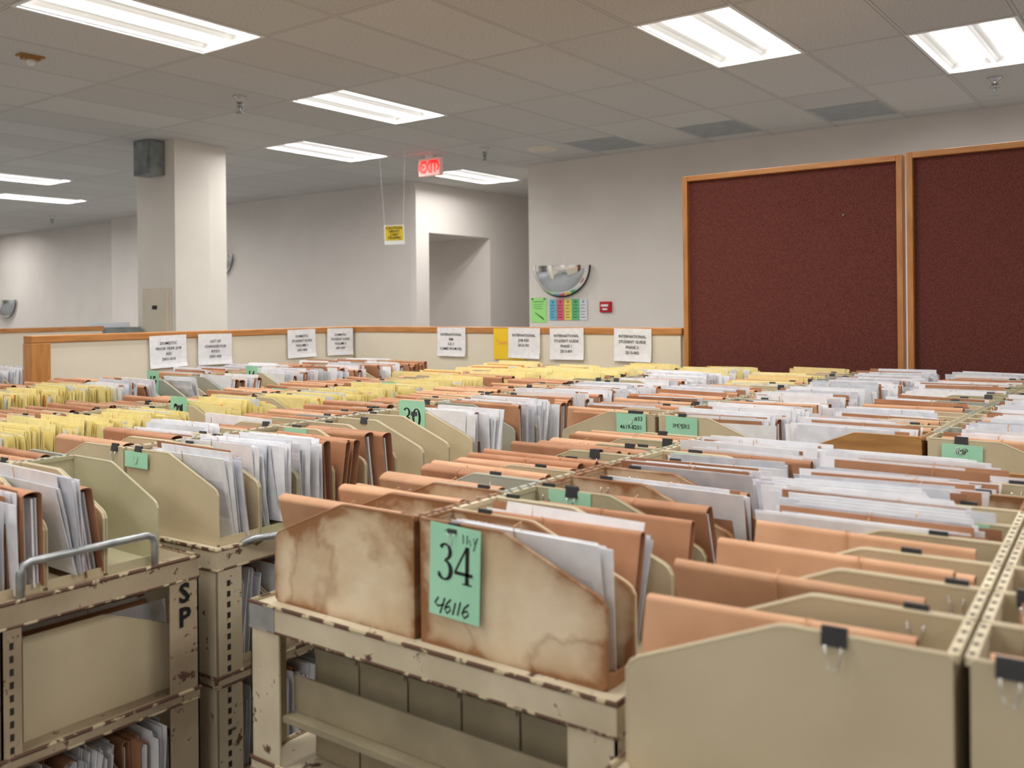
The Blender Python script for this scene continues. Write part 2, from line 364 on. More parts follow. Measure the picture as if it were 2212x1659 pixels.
# ------------------------------------------------------------------ column
e=ob('trim_1',None,mtx=TL(5.45,8.28,0)); struct(e)
b=MB(); b.box(0,.41,0,.68,0,CEIL); struct(ob('column_body',b.mesh('column_body',['col']),e))
b=MB(); b.box(.416,.64,.035,.66,0,CEIL); struct(ob('pipe_chase',b.mesh('pipe_chase',['col']),e))
e=ob('electrical_panel',None,mtx=TL(5.449,8.60,1.12)); top(e,'cream flush electrical panel with small black latch on column','electrical panel')
b=MB(); b.box(-.014,-.0002,-.245,.255,-.4,.58); b.box(-.026,-.014,-.215,.225,-.37,.55); o=ob('panel_door',b.mesh('panel_door',['pnl']),e); bevel(o)
b=MB(); b.box(-.032,-.026,-.03,.05,.36,.40); b.box(-.036,-.032,-.02,.01,.37,.39); ob('latch',b.mesh('latch',['black']),e)
b=MB(); b.box(0,.175,0,.27,0,.35); b.box(-.006,0,.01,.26,.01,.34); b.box(.01,.165,-.006,0,.01,.34)
for (yy,zz) in ((.03,.03),(.24,.03),(.03,.32),(.24,.32)): b.lathe([(0,-.012),(.008,-.012),(.008,-.006)],8,(0,yy,zz),axis='x')
o=ob('junction_box',b.mesh('junction_box',['metalbox']),mtx=TL(5.27,8.45,CEIL-.355)); top(o,'galvanised steel junction box mounted high on column','junction box')
# ------------------------------------------------------------------ partitions
PZ=CAMZ-.131
def partition(nm,x0,x1,y0,y1,endpost=None,lab=''):
    e=ob(nm,None,mtx=TL((x0+x1)/2,(y0+y1)/2,0)); top(e,lab,'partition')
    cx,cy=(x0+x1)/2,(y0+y1)/2
    b=MB(); b.box(x0-cx,x1-cx,y0-cy,y1-cy,0.06,PZ-.045); ob('panel',b.mesh('panel',['part']),e)
    b=MB(); b.box(x0-cx-.012,x1-cx+.012,y0-cy-.012,y1-cy+.012,PZ-.045,PZ); o=ob('cap_rail',b.mesh('cap_rail',['oakh']),e); bevel(o,.006,3)
    b=MB(); b.box(x0-cx,x1-cx,y0-cy,y1-cy,0,.06); ob('kick_plate',b.mesh('kick_plate',['black']),e)
    if endpost:
        b=MB(); b.box(x0-cx-.014,x0-cx+.10,y0-cy-.014,y1-cy+.014,0,PZ-.046); o=ob('end_post',b.mesh('end_post',['oak']),e); bevel(o,.004)
    return e
partition('office_partition',2.68,5.258,5.52,5.60,True,'low cream office partition with oak cap rail and end post')
partition('office_partition',5.272,5.352,2.60,5.60,False,'low cream office partition with oak cap rail, carrying paper signs')
partition('office_partition',1.2,4.9,8.69,8.77,False,'low cream partition with oak cap rail beyond the carts')
b=MB(); b.box(0,.42,0,.5,0,1.30); b.box(.01,.41,-.012,0,.05,.66); b.box(.01,.41,-.012,0,.68,1.28); b.box(.15,.27,-.03,-.012,.58,.6); b.box(.15,.27,-.03,-.012,.7,.72)
o=ob('storage_cabinet',b.mesh('storage_cabinet',['metalbox']),mtx=TL(4.98,8.82,0)); top(o,'grey metal storage cabinet beside the column','cabinet'); bevel(o)
b=MB(); b.box(0,.3,0,.25,0,.03); b.box(.005,.295,.005,.245,.03,.05); top(ob('office_tray',b.mesh('office_tray',['cw']),mtx=TL(5.02,8.9,1.301)),'pale blue-grey flat tray on the cabinet','tray')
def notice(M0,w,h,lines,matk='paper',rot=0,size=.026,name='paper_sign',lab='',curl=.010):
    b=MB(); nx,ny=6,8; vs=[]
    for j in range(ny+1):
        for i in range(nx+1):
            u=i/nx; v=j/ny; z=.0015+curl*max(0,(.3-v)/.3)**2*(.5+.5*u)+.0006*math.sin(u*6)
            vs.append(((u-.5)*w,(v-.5)*h,z))
    b.add(vs,[(j*(nx+1)+i,j*(nx+1)+i+1,(j+1)*(nx+1)+i+1,(j+1)*(nx+1)+i) for j in range(ny) for i in range(nx)])
    e=ob(name,b.mesh('sheet',[matk],recalc=False),mtx=M0@Matrix.Rotation(rot,4,'Z')); top(e,lab,'sign')
    if lines: ob('printed_text',text_mesh(lines,size,bold=.010),e,TL(0,.002,.0062))
    return e
pl=[(3.564,["DOMESTIC","PRIOR YEAR JOB","AID","2431-010"],'domestic prior year job aid'),(3.929,["LIST OF","CHANGES FOR","RTG'S","2431-005"],'list of changes'),
    (4.705,["DOMESTIC","STUDENT GUIDE","VOLUME 1","2431-006"],'domestic volume 1'),(5.100,["DOMESTIC","STUDENT GUIDE","VOLUME 2","2431-007"],'domestic volume 2')]
for k,(x,ls,sh) in enumerate(pl):
    notice(TL(x,5.505,PZ-.118-(.012 if k<2 else 0))@FY,.275,.214,ls,rot=(.02,-.01,.015,-.01)[k],lab='white sign reading '+sh+' taped to partition')
pr=[(4.47,["INTERNATIONAL","IRM","3.21.3","COMES FROM HQ."],'international irm'),(3.80,["INTERNATIONAL","JOB AID","2513-701"," "],'international job aid'),
    (3.442,["INTERNATIONAL","STUDENT GUIDE","PHASE 1","2513-001"],'international phase 1'),(2.933,["INTERNATIONAL","STUDENT GUIDE","PHASE 2","2513-002"],'international phase 2')]
for k,(y,ls,sh) in enumerate(pr):
    notice(TL(5.255,y,PZ-.112)@FX,.275,.214,ls,rot=(0,-.01,.01,-.015)[k],lab='white sign reading '+sh+' taped to partition')
y=notice(TL(5.2585,3.935,PZ-.12)@FX,.275,.222,None,'ynote',lab='yellow handwritten paper sign taped behind a white sign',curl=.0)
ob('handwriting',text_mesh(["Taxes"],.045,'tab'),y,TL(-.06,.01,.0035))
def cork(y0,y1,zt,lab):
    w=y1-y0; zb=.25; e=ob('bulletin_board',None,mtx=TL(5.30,(y0+y1)/2,0)); top(e,lab,'bulletin board')
    fw=.032; hw=w/2
    b=MB(); b.box(.0,.02,-hw+fw-.005,hw-fw+.005,zb+fw-.005,zt-fw+.005); ob('fabric_panel',b.mesh('fabric_panel',['cork']),e)
    for yy in (-hw,hw-fw):
        b=MB(); b.box(-.035,.03,yy,yy+fw,zb,zt); o=ob('side_frame',b.mesh('side_frame',['oak']),e); bevel(o,.003)
    for zz in (zb,zt-fw):
        b=MB(); b.box(-.035,.03,-hw+fw,hw-fw,zz,zz+fw); o=ob('frame_rail',b.mesh('frame_rail',['oakh']),e); bevel(o,.003)
    for s in (-1,1):
        b=MB(); b.box(.03,.3,s*(hw-.12)-.02,s*(hw-.12)+.02,.0,.04); b.box(.03,.06,s*(hw-.12)-.02,s*(hw-.12)+.02,.04,zb+.6)
        ob('stand_foot',b.mesh('stand_foot',['oak']),e)
    return e
e=cork(1.272,2.575,CAMZ+.815,'maroon fabric bulletin board in oak frame beside partition')
b=MB(); b.lathe([(0,0),(.004,0),(.0035,-.010),(.005,-.013),(0,-.014)],10,(-.0,-.33,1.96),axis='x'); ob('push_pin',b.mesh('push_pin',['steel'],True),e)
cork(-.05,1.252,CAMZ+.822,'maroon fabric bulletin board in oak frame beside another board')
def mirror(M0,rad,lab,rimr=.013):
    e=ob('dome_mirror',None,mtx=M0); top(e,lab,'security mirror','half-dome safety mirrors on the walls')
    b=MB(); nu,nv=32,14; vs=[]
    for j in range(nv+1):
        rr=j/nv
        for i in range(nu+1):
            t=math.pi*i/nu; vs.append((rad*rr*math.cos(t),-rad*rr*.92*math.sin(t),.03+.55*rad*math.sqrt(max(0,1-rr*rr))))
    b.add(vs,[(j*(nu+1)+i,j*(nu+1)+i+1,(j+1)*(nu+1)+i+1,(j+1)*(nu+1)+i) for j in range(nv) for i in range(nu)])
    me=b.mesh('mirror_dome',['mirror'],True,False); me.flip_normals(); ob('mirror_dome',me,e)
    path=[(rad*math.cos(math.pi*i/24),-rad*.92*math.sin(math.pi*i/24),.025) for i in range(25)]
    b=MB(); b.tube(path,rimr,8); ob('rim',b.mesh('rim',['black'],True),e)
mirror(TL(9.14,6.03,CAMZ+.50)@FX,.39,'half-dome chrome safety mirror with black rim on wall')
mirror(TL(9.32,12.93,CAMZ+.93)@FX,.40,'half-dome safety mirror on wall, mostly behind column',.006)
mirror(TL(9.71,21.1,CAMZ+.30)@FX,.42,'half-dome safety mirror with black rim on distant wall')
g=notice(TL(9.145,6.39,CAMZ-.02)@FX,.235,.30,None,'note',lab='green paper notice with clips on wall',curl=0,name='wall_notice')
ob('handwriting',strokes_mesh([[(-.05,-.03,.008),(.06,-.1,.016),(.085,-.12,.004)],[(-.08,.10,.006),(.08,.105,.006)],[(-.07,.07,.004),(.07,.072,.004)],[(-.07,.045,.004),(.05,.045,.004)],[(-.07,.02,.004),(.06,.02,.004)],[(-.10,.135,.02),(-.075,.135,.02)],[(.075,.135,.02),(.1,.135,.02)]]),g,TL(0,0,.004))
b=MB(); cw=.107
for k in range(5):
    for q in range(2):
        x=-.2675+cw*k; b.box(x,x+cw-.004,-.125+.125*q,-.125+.125*(q+1)-.003,0,.003,k)
e=ob('wall_chart',b.mesh('chart_panel',['cb','cr','cy','cg','cw']),mtx=TL(9.14,5.96,CAMZ-.015)@FX); top(e,'five-column coloured paper chart pinned to wall','chart')
st=[]
for k in range(5):
    x=-.2675+cw*k+.05
    st.append([(x-.012,.085,.004),(x-.012,.11,.004),(x+.012,.11,.004),(x+.012,.085,.012),(x-.012,.085,.012)])
    for q in range(5): st.append([(x-.035,.05-.033*q-(.01 if q>1 else 0),.007),(x+.03-.01*(q%2),.05-.033*q-(.01 if q>1 else 0),.007)])
ob('printed_text',strokes_mesh(st),e,TL(0,0,.0045))
e=ob('fire_alarm_pull',None,mtx=TL(9.149,5.44,CAMZ+.01)@FX); top(e,'red fire alarm pull station on wall','fire alarm')
b=MB(); b.box(-.075,.075,-.062,.062,0,.035); o=ob('body',b.mesh('body',['red']),e); bevel(o,.006,3)
b=MB(); b.box(-.045,.045,.005,.03,.035,.05); b.box(-.03,.03,-.035,-.015,.035,.045); ob('pull_handle',b.mesh('pull_handle',['white']),e)
e=ob('exit_sign',None,mtx=TL(7.85,6.96,CEIL-.135)@FX); top(e,'white exit sign with glowing red letters hanging from ceiling','exit sign')
b=MB(); b.box(-.16,.16,-.10,.10,-.03,.03); o=ob('housing',b.mesh('housing',['exitface']),e); bevel(o,.008,2)
b=MB(); b.box(-.06,.06,.10,.135,-.025,.025); ob('canopy',b.mesh('canopy',['white']),e)
ob('exit_lettering',text_mesh(["EXIT"],.180,'exitred',bold=.055,xs=.68),e,TL(0,-.005,.032))
ob('arrow',strokes_mesh([[(-.125,.045,.028),(-.15,0,.028),(-.125,-.045,.028)],[(.125,.045,.028),(.15,0,.028),(.125,-.045,.028)]],'exitred'),e,TL(0,0,.0315))
e=ob('caution_sign',None,mtx=TL(7.27,6.98,CAMZ+.83)@FX@Matrix.Rotation(.75,4,'Y')@Matrix.Rotation(.03,4,'Z')); top(e,'small yellow caution sign hanging from ceiling on strings','caution sign')
b=MB(); b.box(-.108,.108,-.12,.09,-.004,.004,1); b.box(-.098,.095,-.078,.082,.004,.006,0); ob('sign_board',b.mesh('sign_board',['cyell','white']),e)
ob('printed_text',text_mesh(["CAUTION","HEAVY","CART","TRAFFIC"],.038,bold=.03,spacing=.95),e,TL(0,.004,.0075))
b=MB(); H=CEIL-(CAMZ+.83)-.095
b.tube([(-.1,.085,0),(-.13,H+.09,0)],.0012,4); b.tube([(.1,.085,0),(.15,H+.085,0)],.0012,4); ob('hanging_string',b.mesh('hanging_string',['white']),e)
# ------------------------------------------------------------------ file boxes, bundles
BL,BH=.375,.215
PROF=[(0,0),(0,.211),(.004,.215),(.172,.215),(.182,.2138),(.190,.2108),(.360,.142),(.369,.136),(.375,.126),(.375,.006),(.369,0)]
boxmesh={}
def get_box(w,mk):
    k=(w,mk)
    if k in boxmesh: return boxmesh[k]
    b=MB(); h=w/2; t=.004
    b.prism(PROF,'x',-h,-h+t); b.prism(PROF,'x',h-t,h)
    b.box(-h+t,h-t,0,t,0,.211); b.box(-h+t,h-t,t,BL-t,0,t); b.box(-h+t,h-t,BL-t,BL,0,.02)
    for s in (-1,1):
        b.tube([(s*(h-.002),y,z) for y,z in PROF[1:10]],.0028,6)
    b.box(-h+.003,h-.003,-.005,.006,.207,.2165)
    n=4
    for i in range(n):
        x=-h+.014+(w-.034)*i/(n-1); b.box(x,x+.008,-.003,.003,.2162,.2169,1)
    me=b.mesh('file_box',[mk,'slot']); boxmesh[k]=me; return me
def make_bundle(kind,T,seed):
    rs=random.Random(seed); parts=[]
    L=.30; H=.212+rs.uniform(-.006,.008)
    pm={'W':'paper','Y':'yellow'}.get(kind)
    if kind in 'WY':
        cov=MB(); papers=MB()
        if (kind=='W' and seed%5!=0) or (kind=='Y' and seed%6==0):
            cov.sheet(-T/2,0.005,L+rs.uniform(0,.02),H,.0012,rs.uniform(-.02,.0),rs.uniform(-.002,.002))
            cov.box(-T/2,T/2,.005,L,0,.0012)
            if seed%3==1: cov.sheet(T/2-.0012,.005,L,H-rs.uniform(.0,.03),.0012,rs.uniform(0,.03),0)
        n=int(T/.0024)
        lay=rs.uniform(0,.02); hl=0
        for i in range(n):
            x=-T/2+.002+(T-.005)*i/n; tl=(i/n-.5)*.10+rs.uniform(-.018,.018)
            mi=0; l=.279+rs.uniform(-.008,.008)
            if kind=='W' and rs.random()<.18: mi=1
            if rs.random()<.018: mi=2
            if kind=='W' and rs.random()<.012: mi=3
            if kind=='Y' and rs.random()<.10: mi=1
            if i%3==0: lay=rs.uniform(0,.055); hl=rs.uniform(-.018,.014)
            hh=.204+hl+rs.uniform(-.006,.008)
            papers.sheet(x,.008+lay+rs.uniform(0,.01),l,hh,T/n*.55,tl,rs.uniform(-.004,.004),mi,z0=.002,sk=rs.uniform(-.11,.11))
        if cov.v: parts.append(('folder_cover',cov,['folder']))
        parts.append(('paper_stack',papers,[pm,'paper2','tab','blue']))
        top_z=H+.003
    else:
        mk='folderl' if kind=='L' else 'folder'
        L=.335; H=.203+rs.uniform(-.006,.006)
        cov=MB(); rr=T/2; pts=[(-rr,0.004)]
        for k in range(9):
            t=math.pi-math.pi*k/8; pts.append((rr*math.cos(t),H-.008+.008*math.sin(t)))
        pts.append((rr,.004))
        inner=[(x*.93,z-.0014) for x,z in pts[1:-1]]
        prof=pts+[(rr-.0014,.004)]+inner[::-1]+[(-rr+.0014,.004)]
        cov.prism(prof,'y',.005,L)
        parts.append(('folder_cover',cov,[mk]))
        papers=MB()
        for i in range(6):
            x=-T/2+.004+(T-.008)*i/6; papers.sheet(x,.012,.279+rs.uniform(0,.04),H-.02,T/6*.6,0,0,0,z0=.004,n=1)
        parts.append(('paper_stack',papers,['paper']))
        top_z=H+.002
    band=MB(); yb=L*rs.uniform(.35,.65); h=T/2+.0015
    sk=rs.uniform(-.02,.02)
    band.tube([(-h,yb,.004),(-h,yb+sk,top_z),(h,yb+sk,top_z),(h,yb,.004)],.0011,4,closed=True)
    parts.append(('rubber_band',band,['band']))
    return parts
TH=[.018,.028,.040]
BV={}
for kind in 'WYFL':
    for T in TH:
        for s in range(6):
            parts=make_bundle(kind,T,s*7+int(T*1000)+ord(kind))
            BV[(kind,T,s)]=[(n,mbx,ms,mbx.mesh(n,ms)) for n,mbx,ms in parts]
BLAB={'W':'bundle of white paper returns in kraft folder with rubber band','Y':'bundle of yellow forms held with rubber band',
      'F':'brown kraft folder bundle wrapped with rubber band','L':'peach-tan folder bundle wrapped with rubber band'}
bundles=[]; clips=[]; boxes=[]; cards=[]
def fill(Mbox,w,types,sparse=0,dyx=0,low=False,thin=False,rnd=random):
    inner=w-.014; items=[]; tot=0
    if not sparse and 'Y' not in types and rnd.random()<.38: sparse=rnd.choice((1,2,2,3))
    while True:
        T=.018 if thin else rnd.choice(TH)
        if tot+T>inner-.006:
            if tot+.018<=inner-.004: T=.018
            else: break
        items.append(T); tot+=T+.001
        if sparse and len(items)>=sparse: break
    gap=inner-tot; sg=1 if rnd.random()<.5 else -1
    ang=min(.26,math.atan(max(0,gap-.004)/.24)*.85)*sg
    x=-inner/2 if sg>0 else inner/2-tot
    if abs(ang)>=.26: x=-inner/2+.01 if sg>0 else inner/2-tot-.01
    for T in items:
        k=rnd.choice(types)
        dy=dyx+rnd.uniform(0,.05)
        pz=T/2*abs(math.sin(ang))+.005+(0 if low else rnd.choice((0,0,.003,.008,.016)))
        m=Mbox@TL(x+T/2,.006+dy,pz)@Matrix.Rotation(ang,4,'Y')@RZ(rnd.uniform(-.008,.008))@Matrix.Rotation(rnd.uniform(-.016,.016),4,'X')
        bundles.append((m,(k,T,rnd.randrange(6)))); x+=T+.001
def cart(x0,yc,L,W=.84,rot=0,sides=None,shelfz=.87,handle=None,lab='',lower=False,sp=False,tape=False,slots=False,cm='cart',mid=None,pw=.075):
    Mc=TL(x0,yc,0)@RZ(rot)
    e=ob('book_cart',None,mtx=Mc); top(e,lab or 'worn cream-painted steel cart loaded with file boxes','cart','steel carts of file boxes')
    h=W/2
    def shelf(z,nm,lip):
        b=MB(); b.box(.004,L-.004,-h+.004,h-.004,z-.012,z)
        b.box(0,.004,-h,h,z-lip,z+.004); b.box(L-.004,L,-h,h,z-lip,z+.004); b.box(.004,L-.004,-h,-h+.004,z-lip,z+.004); b.box(.004,L-.004,h-.004,h,z-lip,z+.004)
        b.tube([(0,-h,z+.003),(L,-h,z+.003),(L,h,z+.003),(0,h,z+.003)],.0045,6,mi=1,closed=True)
        b.tube([(0,-h,z-lip),(L,-h,z-lip),(L,h,z-lip),(0,h,z-lip)],.003,6,mi=1,closed=True)
        ob(nm,b.mesh(nm,[cm,'edge']),e)
    shelf(shelfz,'top_shelf',.046)
    for z in ((.56,.27) if lower else (.27,)): shelf(z,'lower_shelf',.020)
    t=.004
    for sx in (0,1,2) if mid else (0,1):
        for sy in (-1,1):
            b=MB(); xa=(.001,L-.001,mid)[sx]; dx=1 if sx in(0,2) else -1; ya=sy*(h-.001); dy=-sy
            if sx==2 and sy==1: continue
            z0,z1=.11,shelfz-.047
            pw_=.04 if sx==2 else pw
            for (za,zb) in (((z0,.249),(.275,.539),(.565,z1)) if lower else ((z0,.249),(.275,z1))):
                b.box(min(xa,xa+dx*t),max(xa,xa+dx*t),min(ya,ya+dy*pw_),max(ya,ya+dy*pw_),za,zb)
                b.box(min(xa,xa+dx*pw_),max(xa,xa+dx*pw_),min(ya,ya+dy*t),max(ya,ya+dy*t),za,zb)
            if (slots and sx!=2) or sx==2:
                for k in range(26):
                    z=.13+k*.026; x1_=xa+dx*(.03 if sx!=2 else .016); x2_=xa+dx*(.04 if sx!=2 else .024)
                    b.box(min(x1_,x2_),max(x1_,x2_),ya-dy*.0006,ya+dy*(t+.0006),z,z+.014,1)
            ob('post',b.mesh('post',[cm,'slot']),e)
            if sx==2: continue
            b=MB(); cx=xa+dx*.04; cy=ya+dy*.04
            b.lathe([(0,-.014),(.045,-.014),(.05,-.008),(.05,.008),(.045,.014),(0,.014)],16,(cx,cy,.05),1,'y')
            b.box(cx-.03,cx+.03,cy-.022,cy+.022,.102,.11,0); b.box(cx-.015,cx+.015,cy-.022,cy-.018,.04,.104,0); b.box(cx-.015,cx+.015,cy+.018,cy+.022,.04,.104,0)
            ob('caster',b.mesh('caster',['steel','rubber']),e)
    if handle:
        for (xa,xb,yy,hh,out) in handle:
            r_=.02; z=shelfz+.004
            P=[(xa,yy,z-.01),(xa,yy,z+hh-r_),(xa+.006,yy-out*.3,z+hh-.006),(xa+r_,yy-out*.5,z+hh),((xa+xb)/2,yy-out,z+hh),(xb-r_,yy-out*.5,z+hh),(xb-.006,yy-out*.3,z+hh-.006),(xb,yy,z+hh-r_),(xb,yy,z-.01)]
            b=MB(); b.tube(P,.0085,10); ob('handle',b.mesh('handle',['steel'],True),e)
    if tape:
        b=MB(); b.box(-.0015,-.0004,h-.075,h+.001,shelfz-.048,shelfz+.002); b.box(-.0015,.05,h+.0004,h+.0015,shelfz-.048,shelfz+.002); ob('duct_tape',b.mesh('duct_tape',['tape']),e)
    if sp:
        ob('stencil_lettering',text_mesh(["S","P"],.062,bold=.03,spacing=.9),e,TL(L-.04,-h-.0015,shelfz-.105)@FY)
    for side,cfg in (sides or {}).items():
        sg=1 if side=='+' else -1
        x=.035; idx=0
        ws=list(cfg.get('w',[])) 
        while True:
            w=ws[idx] if idx<len(ws) else random.choice((.12,.13,.13,.14))
            if x+w>L-.02: break
            Mb=Mc@TL(x+w/2,sg*.008,shelfz+.0005)@(RZ(0) if sg>0 else RZ(math.pi))
            mk=(cfg.get('m') or {}).get(idx) or random.choice(cfg.get('mats',['khaki','khaki','olive','khaki','khaki','greyg']))
            boxes.append((Mb,w,mk))
            if idx not in cfg.get('empty',()):
                ty=cfg['t'](idx) if callable(cfg['t']) else cfg['t']
                fill(Mb,w,ty,sparse=cfg.get('sparse',{}).get(idx,0),dyx=cfg.get('dy',{}).get(idx,0),low=(idx in cfg.get('low',())),thin=(idx in cfg.get('thin',())))
            nearx=-w/2 if sg>0 else w/2
            if random.random()<cfg.get('clip',.55) and not ('cards' in cfg and cfg['cards'].get(idx,('',0))[0]=='34'): clips.append(Mb@TL(nearx+(.002 if sg>0 else -.002),random.uniform(.03,.13),BH))
            if random.random()<.3: clips.append(Mb@TL(-nearx+(-.002 if sg>0 else .002),random.uniform(.03,.13),BH))
            if idx in cfg.get('cards',{}): cards.append((Mc,x,sg,shelfz,cfg['cards'][idx],rot))
            x+=w+.002; idx+=1
    return Mc,e
# row A
cart(.40,2.32,.905,sides={'-':dict(t=lambda i:'WWWF',w=[.13]*6,sparse={0:9,1:3,2:9,3:9,4:2},empty=(5,),m={5:'olive',4:'khaki'},clip=.4),'+':dict(t='FFL')},
     handle=[(.50,.80,-.405,.07,.0)],lower=True,sp=True,cm='cartd',mid=.455,lab='worn cream steel cart with tube handle and stencilled SP post')
cart(1.335,2.32,1.31,rot=.045,sides={'-':dict(t=lambda i:'WWF',w=[.13]*9,cards={0:('',-.005),4:('',.0),8:('30',.04)},empty=(5,6,7),low=(3,4),sparse={0:3,1:9,2:9,3:3,4:2},m={0:'khaki',8:'khaki',4:'khaki'}),'+':dict(t='FLFW')},
     handle=[(.08,.27,-.405,.012,.07)],lower=True,slots=True,lab='cream steel cart with slotted posts holding rows of file boxes')
cart(2.69,2.40,1.27,rot=-.004,sides={'-':dict(t='WWWF'),'+':dict(t='FLF')})
cart(4.0,2.40,1.18,sides={'-':dict(t=lambda i:'YYW' if i>3 else 'WF'),'+':dict(t='YYL')})
# row D
cart(1.16,3.29,1.27,sides={'-':dict(t=lambda i:'YYYY',w=[.13]*9,cards={3:('20',-.02),7:('24',.035)},empty=(6,),sparse={5:2}),'+':dict(t='FLF')})
cart(2.45,3.28,1.27,sides={'-':dict(t='YYYYY',w=[.13]*9,cards={6:('',.01)},sparse={5:2}),'+':dict(t='FL',cards={2:('',.01)})})
cart(3.75,3.28,1.27,sides={'-':dict(t='YYYF'),'+':dict(t='FLYY')})
# row E
cart(1.75,4.62,1.27,sides={'-':dict(t=lambda i:'YYY' if i<5 else 'WWF',w=[.13]*9,cards={8:('15',.05)},empty=(7,),sparse={6:2}),'+':dict(t='FL')})
cart(3.05,4.61,1.12,sides={'-':dict(t='WWF',w=[.13]*8,cards={3:('14',.04)},empty=(2,)),'+':dict(t='FW')})
cart(4.20,4.62,.72,sides={'-':dict(t='WFF'),'+':dict(t='FW')})
# cart B
cart(1.16,1.10,1.30,pw=.085,sides={'-':dict(t=lambda i:'W' if i==0 else ('F' if i==2 else ('WF' if i<5 else 'WFW')),w=[.085,.13,.13,.13,.14,.14,.14,.14,.13],cards={0:('34',0),3:('',.0),7:('',.0)},sparse={0:1,1:2,2:1,3:1,4:2,5:2},
       m={0:'stain',1:'khaki',2:'olive',3:'stain',4:'stain',5:'stain',6:'khaki',7:'khaki',8:'greyg'},clip=1,low=(0,1,2,3),thin=(0,1,2)),
     '+':dict(t=lambda i:'L' if i==0 else 'FFL',w=[.13]*9,m={0:'stain',1:'stain',2:'greyg',3:'khaki',4:'stain'},clip=.8,sparse={0:1,1:2,2:1,3:2,5:2},dy={0:.05},low=(0,1,2))},lower=True,tape=True,lab='chipped cream steel cart with grey tape on its corner')
# carts P, Q
cart(2.76,1.47,1.22,W=.82,sides={'-':dict(t='FLWW',cards={0:('IMPERS',.0)},m={0:'khaki'},clip=.8,w=[.13]*8),'+':dict(t='LFW',cards={0:('#33',.0)},m={0:'khaki'},w=[.13]*8)})
cart(4.02,1.46,1.18,W=.82,sides={'-':dict(t='WWF'),'+':dict(t='YLF')})
cart(2.66,.60,1.27,W=.82,sides={'-':dict(t='WWL',cards={0:('IMP',-.01)},clip=.9,w=[.13]*9),'+':dict(t='WLF',m={0:'ply',1:'khaki'},clip=.9,w=[.13]*9,sparse={0:2})})
cart(3.97,.60,1.22,W=.82,sides={'-':dict(t='WWL'),'+':dict(t='WWF')})
# cart C
cart(1.00,.195,1.36,W=.80,rot=math.radians(3.0),sides={'-':dict(t='WWL',clip=1,w=[.13]*10,m={0:'khaki',1:'khaki'}),'+':dict(t=lambda i:'L' if i<4 else 'WWW',w=[.13]*10,m={0:'khaki',1:'khaki',2:'khaki',3:'khaki',6:'stain',8:'ply',9:'stain'},clip=1,cards={5:('',.0)},sparse={0:1,1:1,2:2,3:1,4:9,5:9,6:9,7:9},dy={5:.04,6:.05,7:.03})},lower=True)
cart(2.1,6.45,1.1,sides={'-':dict(t='WW'),'+':dict(t='WF')})
def lowbox(x,y,z,rz,w,mk,types,sparse=0):
    Mb=TL(x,y,z+.0005)@RZ(rz); boxes.append((Mb,w,mk))
    if types: fill(Mb,w,types,sparse=sparse,low=True)
lz=.56; bz=.27
lowbox(.925,2.03,lz,-math.pi/2,.14,'khaki','W',1); lowbox(.925,2.19,lz,-math.pi/2,.13,'olive','F'); lowbox(.60,2.30,lz,math.pi,.13,'khaki','W'); lowbox(.74,2.30,lz,math.pi,.13,'olive','F')
for k in range(6): lowbox(.52+k*.135,2.305,bz,math.pi,.13,random.choice(['khaki','olive']),'WFF')
for k in range(8): lowbox(1.49+k*.135,2.325,lz,math.pi,.13,'khaki','WW')
for k in range(8): lowbox(1.49+k*.135,2.325,bz,math.pi,.13,random.choice(['khaki','olive']),'WW')
for k in range(5): lowbox(1.235,.845+k*.127,lz+.004,-math.pi/2,.122,'darkk','WF' if k%2 else 'WY',2)  # shade under the top shelf put into the box colour
for k in range(5): lowbox(1.215,.845+k*.127,bz,-math.pi/2,.12,['olive','greyg','greyg','olive','khaki'][k],'W',2)
for k in range(6): lowbox(1.68+k*.130,.72+.37,lz,math.pi,.125,'khaki','W')
cartB=[o for o in D.objects if o.name.startswith('book_cart') and abs(o.matrix_basis.translation.x-1.16)<.001 and abs(o.matrix_basis.translation.y-1.10)<.001][0]
b=MB(); b.box(.034,.040,-.33,.33,.665,.735,0); ob('tray_front',b.mesh('tray_front',['darkk']),cartB)
b=MB(); b.box(.006,.034,-.33,.33,.652,.664,0); ob('shelf_rail',b.mesh('shelf_rail',['darkk']),cartB)
BOXLAB={'khaki':'khaki plastic open-front file box on a cart','olive':'olive-green plastic open-front file box on a cart','greyg':'grey-green plastic open-front file box on a cart',
        'stain':'water-stained tan open-front file box on a cart','ply':'varnished plywood open-front file box on a cart','darkk':'khaki file box darkened for shade on a lower cart shelf'}
for Mb,w,mk in boxes:
    o=ob('file_box',get_box(w,mk),mtx=Mb); top(o,BOXLAB[mk],'file box','file boxes on the carts')
def score(m):
    d,q=proj(m.translation); inside=abs(q)<.62
    return (0 if inside else 100)+d+(1.5 if m.translation.z<.8 else 0)
bundles.sort(key=lambda t:score(t[0]))
NB=300
for m,k in bundles[:NB]:
    e=ob('document_bundle',None,mtx=m); top(e,BLAB[k[0]],'document bundle','document bundles in the file boxes')
    for n,mbx,ms,me in BV[k]: ob(n,me,e)
rest=MB(); allm=['folder','folderl','paper','paper2','yellow','tab','blue','band']
for m,k in bundles[NB:]:
    for n,mbx,ms,me in BV[k]:
        idx=[allm.index(x) for x in ms]
        rest.add([m@Vector(p) for p in mbx.v],mbx.f,[idx[i] for i in mbx.m])
o=ob('document_bundles',rest.mesh('document_bundles',allm)); top(o,'many more folder and paper bundles packed in distant file boxes','document bundles'); o['kind']='stuff'; o['group']='document bundles in the file boxes'
cw=.014
b=MB(); b.prism([(-.0068,-.012),(.0068,-.012),(.002,.009),(-.002,.009)],'y',-cw,cw); clipbody=b.mesh('clip_body',['clip'])
b=MB()
